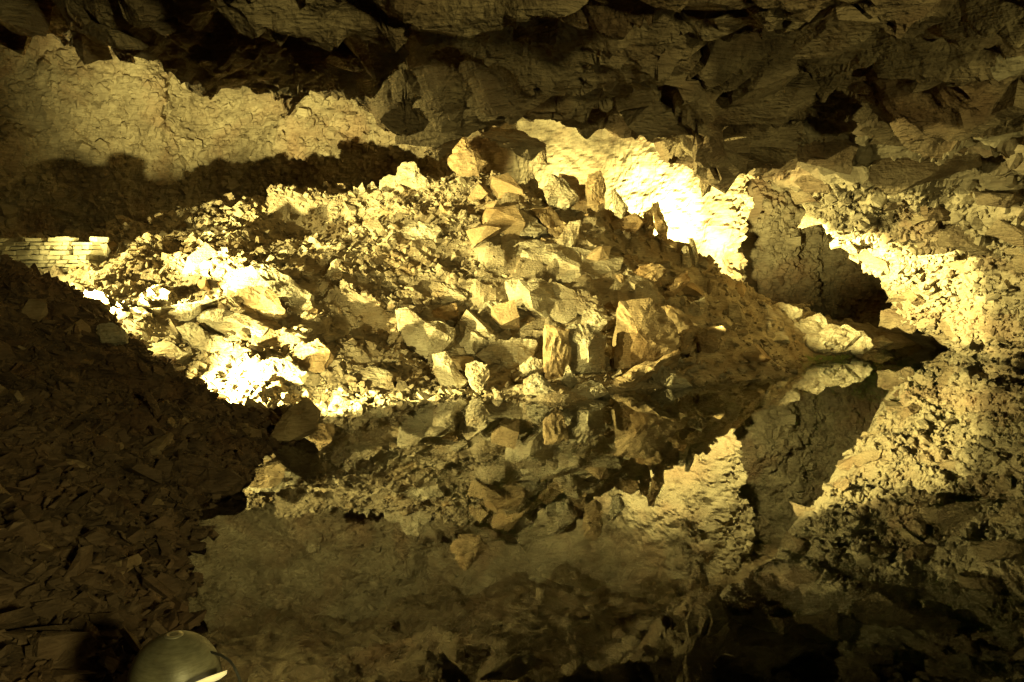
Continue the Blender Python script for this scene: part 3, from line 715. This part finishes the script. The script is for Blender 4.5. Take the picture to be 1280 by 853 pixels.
scatter(175, lambda x, y, z: (x * .55 + y) < 7.0 and z > 0.0 and x > -0.66 * y - .6, lambda g: min(.2, max(.04, g.lognormvariate(-2.65, .45))), 0.78,
        'shale_shard', ('small dark brown shale shard on the shadowy shingle bank', 'small tan shale shard on the shadowy shingle bank',
         'wide dark brown shale plate on the shadowy shingle bank', 'wide tan shale plate on the shadowy shingle bank'), 'stone', 'shale shards of the dark bank', (M_BANK, M_BANK2), 0.2, 22, (-6.8, -1.0, 1.9, 10.5),
        variants=[0, 1, 2, 6, 7, 8, 12, 13, 18, 19])

# ------------------------------------------------------------------ masonry wall on the far left
wroot = bpy.data.objects.new('dry_stone_wall', None); COL.objects.link(wroot)
p0, p1 = Vector(at(-40, 334, 13.2)), Vector(at(122, 332, 12.7))
wroot.location = ((p0.x + p1.x) / 2, (p0.y + p1.y) / 2, 1.60)
tag(wroot, 'low pale dry stone wall brightly lit behind the dark bank', 'wall')
wdir = (p1 - p0); wlen = Vector((wdir.x, wdir.y, 0)).length; wang = math.atan2(wdir.y, wdir.x)
wrot = Euler((0, 0, wang)).to_matrix()
def brick_mesh(seed):
    r = random.Random(seed); bm = bmesh.new()
    bmesh.ops.create_cube(bm, size=1)
    bmesh.ops.bevel(bm, geom=bm.edges[:], offset=0.08, segments=1, affect='EDGES')
    for v in bm.verts: v.co += Vector((r.uniform(-.07, .07), r.uniform(-.09, .09), r.uniform(-.13, .13)))
    me = bpy.data.meshes.new('stone'); bm.to_mesh(me); bm.free(); me.materials.append(M_MASON); return me
BR = [brick_mesh(i) for i in range(7)]
g = random.Random(9)
def put_wall(nm, me, x, y, z, sx, sy, sz, rz=0):
    o = bpy.data.objects.new(nm, me); COL.objects.link(o); o.parent = wroot
    v = wrot @ Vector((x - wlen / 2, y, 0))
    o.location = (v.x, v.y, z); o.scale = (sx, sy, sz); o.rotation_euler = (g.uniform(-.03, .03), g.uniform(-.03, .03), wang + rz)
    return o
z = 0.0
for c in range(7):
    h = g.uniform(.052, .085); x = g.uniform(-.1, 0)
    while x < wlen - 0.012 * (6 - c) * 2:
        w = min(g.uniform(.08, .36), wlen - x + .06)
        if not (c in (1, 2) and 0.50 < x + w / 2 < 0.72):
            put_wall('stone', g.choice(BR), x + w / 2, g.uniform(-.04, .03), z + h / 2, w * g.uniform(.9, .98), .3, h * g.uniform(.82, .97))
        x += w
    z += h
put_wall('drain_shade_block', BR[0], .61, .07, .12, .15, .2, .13).data = BR[0].copy()  # dark block standing in for the shade inside the opening
bpy.data.objects['drain_shade_block'].data.materials.clear(); bpy.data.objects['drain_shade_block'].data.materials.append(M_BANK)
for i in range(12):
    x = g.uniform(0, wlen)
    put_wall('cap_stone', g.choice(BR), x, g.uniform(-.1, .1), z + .035, g.uniform(.1, .3), g.uniform(.1, .25), g.uniform(.05, .09), g.uniform(-.5, .5))
bk = add('wall_core', BR[3].copy(), M_MASON, wroot); bk.rotation_euler = (0, 0, wang)
v = wrot @ Vector((0, .12, 0)); bk.location = (v.x, v.y, z * .45); bk.scale = (wlen * .98, .12, z * .9)

# ------------------------------------------------------------------ broken plates of the roof
CI = CEILV
rz_ = (CI[:, 2] - CAMZ) / np.maximum(CI[:, 1], .1)
# picks that fall inside a widened field of view
vis = (CI[:, 1] > 4.0) & (np.abs(CI[:, 0] / np.maximum(CI[:, 1], .1)) < .75) & (rz_ < .5) & (CI[:, 2] > 0.05)
vi = np.nonzero(vis)[0]
g = random.Random(44); PL = {}; cnt = 0; used = []
tries = 0
while cnt < 150 and tries < 20000:
    tries += 1
    k = int(vi[g.randrange(len(vi))]); p = CI[k]
    if p[0] < 1 and g.random() < .45: continue
    if p[0] < 3.5 and k % nv < 14: continue
    s = min(.55, max(.10, g.lognormvariate(-1.55, .45)))
    if any((p[0] - u[0]) ** 2 + (p[1] - u[1]) ** 2 + (p[2] - u[2]) ** 2 < (.55 * (s + u[3])) ** 2 for u in used): continue
    used.append((*p, s)); cnt += 1
    kk = g.choice([1, 2, 3, 4, 7, 8, 9, 10, 14, 15, 20, 21])
    if kk not in PL:
        bm = bmesh.new(); bm.from_mesh(SHARDS[kk])
        sub_noise(bm, .045, 500 + kk, 2.0, 3)
        PL[kk] = bpy.data.meshes.new('rock_plate'); bm.to_mesh(PL[kk]); bm.free(); PL[kk].materials.append(M_CEIL)
    o = bpy.data.objects.new('rock_plate', PL[kk]); COL.objects.link(o); o.parent = ceil_o
    zn = Vector(CEILN[k]); xd = Vector(SD) - zn * Vector(SD).dot(zn); xd.normalize(); yd = zn.cross(xd)
    q = Matrix((xd, yd, zn)).transposed().to_quaternion()
    e = Euler((g.uniform(-1.0, 1.0), g.uniform(-.5, .5), g.uniform(-.9, .9))).to_quaternion()
    o.rotation_euler = (q @ e).to_euler(); o.location = p
    o.scale = (s * g.uniform(.9, 1.5), s * g.uniform(.6, 1.1), s * g.uniform(.6, 1.1))
# fine flakes on the right wall
wgt = vi[(CI[vi, 0] > 3.0) & (CI[vi, 2] < 2.75 + 0.35 * fbm(CI[vi], .8, 3, 99))]
pick = wgt[nr.integers(0, len(wgt), 11000)]
sz = np.clip(nr.lognormal(-3.25, .5, len(pick)), .015, .12)
pos = CI[pick] + nr.normal(0, .02, (len(pick), 3))
o = add('rock_flakes', joined_stones('rock_flakes', pos, sz, 1.4, 66, variants=[2, 3, 4, 5, 9, 10, 11, 15, 16, 17, 22, 23], normals=CEILN[pick]), M_WALL, ceil_o)
o['kind'] = 'stuff'

wsel = np.nonzero((Wf[:, 1] > 15) & (Wf[:, 2] > 0.3) & (Wf[:, 2] < 8.5) & ((Wf[:, 0] < -1.5) | (Wf[:, 0] > 4.9)))[0]
pick = wsel[nr.integers(0, len(wsel), 14000)]
sz = np.clip(nr.lognormal(-2.9, .5, len(pick)), .02, .2)
wn = np.c_[nf[pick], np.zeros(len(pick))]
o = add('rock_flakes', joined_stones('rock_flakes', Wf[pick], sz, 1.2, 67, variants=[3, 4, 5, 9, 10, 11, 16, 17], normals=wn), M_WALL, wall_o)
o['kind'] = 'stuff'

# hanging fins and teeth of the lip that can be told apart
HANG = [
 ('rock_fin', [(845,48),(856,58),(862,108),(886,158),(912,206),(902,222),(872,196),(850,122)], dict(Y=6.2, lean=-8.0, thick=.12)),
 ('rock_fin', [(585,142),(600,150),(575,176),(548,202),(528,192),(548,168)], dict(Y=9.2, lean=-.2, thick=.3)),
 ('rock_tooth', [(362,105),(395,100),(385,118),(368,132),(357,146),(353,130)], dict(Y=8.5, lean=-.1, thick=.3)),
 ('rock_tooth', [(450,112),(466,112),(464,128),(456,136),(452,126)], dict(Y=8.6, lean=-.1, thick=.4)),
 ('rock_tooth', [(232,78),(262,84),(270,98),(254,104),(236,98)], dict(Y=8.4, lean=-.1, thick=.5)),
 ('rock_tooth', [(90,38),(102,42),(101,60),(86,58)], dict(Y=8.2, lean=-.1, thick=.5)),
 ('rock_tooth', [(134,52),(162,60),(166,80),(150,76)], dict(Y=8.2, lean=-.1, thick=.5)),
 ('rock_block', [(600,168),(640,172),(682,186),(664,202),(640,190),(612,178)], dict(Y=9.2, lean=-.2, thick=.5)),
 ('rock_block', [(672,188),(682,188),(684,206),(672,206)], dict(Y=12.0, lean=0, thick=.6)),
 ('rock_tooth', [(872,205),(898,212),(888,240),(878,246),(874,228)], dict(Y=12.0, lean=0, thick=.4)),
]
for i, (nm, ol, kw) in enumerate(HANG):
    o = outline_rock(nm, ol, seed=900 + 5 * i, m=M_CEIL, hang=True, **kw)
    o.parent = ceil_o

# ------------------------------------------------------------------ flood lamps and the round path lamp
M_METAL = plain('dark_lamp_metal', (0.05, 0.05, 0.045), 0.5, 0.6)
M_CABLE = plain('black_cable', (0.03, 0.03, 0.03), 0.6)
def emis(name, col, s):
    m = bpy.data.materials.new(name); m.use_nodes = True
    b = m.node_tree.nodes['Principled BSDF']
    b.inputs['Emission Color'].default_value = (*col, 1); b.inputs['Emission Strength'].default_value = s
    b.inputs['Base Color'].default_value = (*col, 1)
    return m

def lathe(name, prof, n=40):
    V, F = [], []
    for (r, z) in prof:
        for k in range(n):
            a = 2 * math.pi * k / n; V.append((r * math.cos(a), r * math.sin(a), z))
    for i in range(len(prof) - 1):
        for k in range(n):
            F.append((i * n + k, i * n + (k + 1) % n, (i + 1) * n + (k + 1) % n, (i + 1) * n + k))
    me = mesh_np(name, V, F)
    me.polygons.foreach_set('use_smooth', [True] * len(me.polygons))
    return me
def tube(name, pts, r, m, parent):
    cu = bpy.data.curves.new(name, 'CURVE'); cu.dimensions = '3D'; cu.bevel_depth = r; cu.bevel_resolution = 3
    sp = cu.splines.new('NURBS'); sp.points.add(len(pts) - 1); sp.use_endpoint_u = True; sp.order_u = 3
    for q, p in zip(sp.points, pts): q.co = (*p, 1)
    tmp = bpy.data.objects.new(name, cu); COL.objects.link(tmp)
    dg = bpy.context.evaluated_depsgraph_get()
    me = bpy.data.meshes.new_from_object(tmp.evaluated_get(dg))
    bpy.data.objects.remove(tmp)
    return add(name, me, m, parent)
LC = Vector(at(219, 846, 2.35))
lamp = bpy.data.objects.new('path_lamp', None); COL.objects.link(lamp)
gz = float(ground(LC.x, LC.y))
lamp.location = (LC.x, LC.y, gz)
tag(lamp, 'round domed path lamp with glowing edge on the bank by the water', 'lamp')
gm_ = rock_mat('scuffed_olive_paint', (0.09, 0.085, 0.06), (0.17, 0.16, 0.11), (0.06, 0.05, 0.035), 14.0, rough=0.42, bump=0.05, spec=0.5)
RG = 0.130
zc = LC.z - gz
prof = [(RG * math.cos(a), zc + RG * math.sin(a)) for a in [R(-62 + 152 * i / 28) for i in range(29)]]
prof[-1] = (0.0008, prof[-1][1])
add('housing', lathe('housing', prof), gm_, lamp)
add('rim', lathe('rim', [(RG * .10, zc + RG * .995), (RG * .12, zc + RG * 1.008), (RG * .20, zc + RG * .995), (RG * .21, zc + RG * .975)]), plain('dome_highlight_metal', (0.5, 0.47, 0.38), 0.35, 0.7), lamp)  # pale ring stands in for the highlight on top of the dome
r0 = prof[0][0]; z0 = prof[0][1]
add('collar', lathe('collar', [(0.001, z0 + .004), (r0 + .004, z0 + .004), (r0 + .012, z0 - .004), (r0 + .010, z0 - .035), (.03, z0 - .05), (.022, z0 - .09), (.02, -0.05)]), M_METAL, lamp)
add('base_plate', lathe('base_plate', [(.001, .03), (.09, .03), (.10, .02), (.10, -.05)]), M_METAL, lamp)
tube('cable', [tuple(Vector(at(*p)) - Vector(lamp.location)) for p in [(262, 815, 2.36), (275, 818, 2.33), (290, 828, 2.3), (298, 845, 2.28), (310, 875, 2.3)]], .004, M_CABLE, lamp)
lens = lathe('lens', [(.001, .012), (.03, .010), (.05, .004), (.055, -.006), (.001, -.008)])
lo = add('lens', lens, emis('lit_lens', (1.0, .85, .38), 0.55), lamp)
lo.location = Vector(at(260, 850, 2.25)) - Vector(lamp.location)
xa = Vector((0.93, 0.0, 0.37)).normalized(); zn = Vector((0.36, -0.34, -0.92)); zn = (zn - xa * zn.dot(xa)).normalized()
lo.rotation_euler = Matrix((xa, zn.cross(xa), zn)).transposed().to_euler()
bulb('path_lamp_bulb', (LC.x + .10, LC.y - .17, LC.z - RG * .62), 0.16, 0.012)
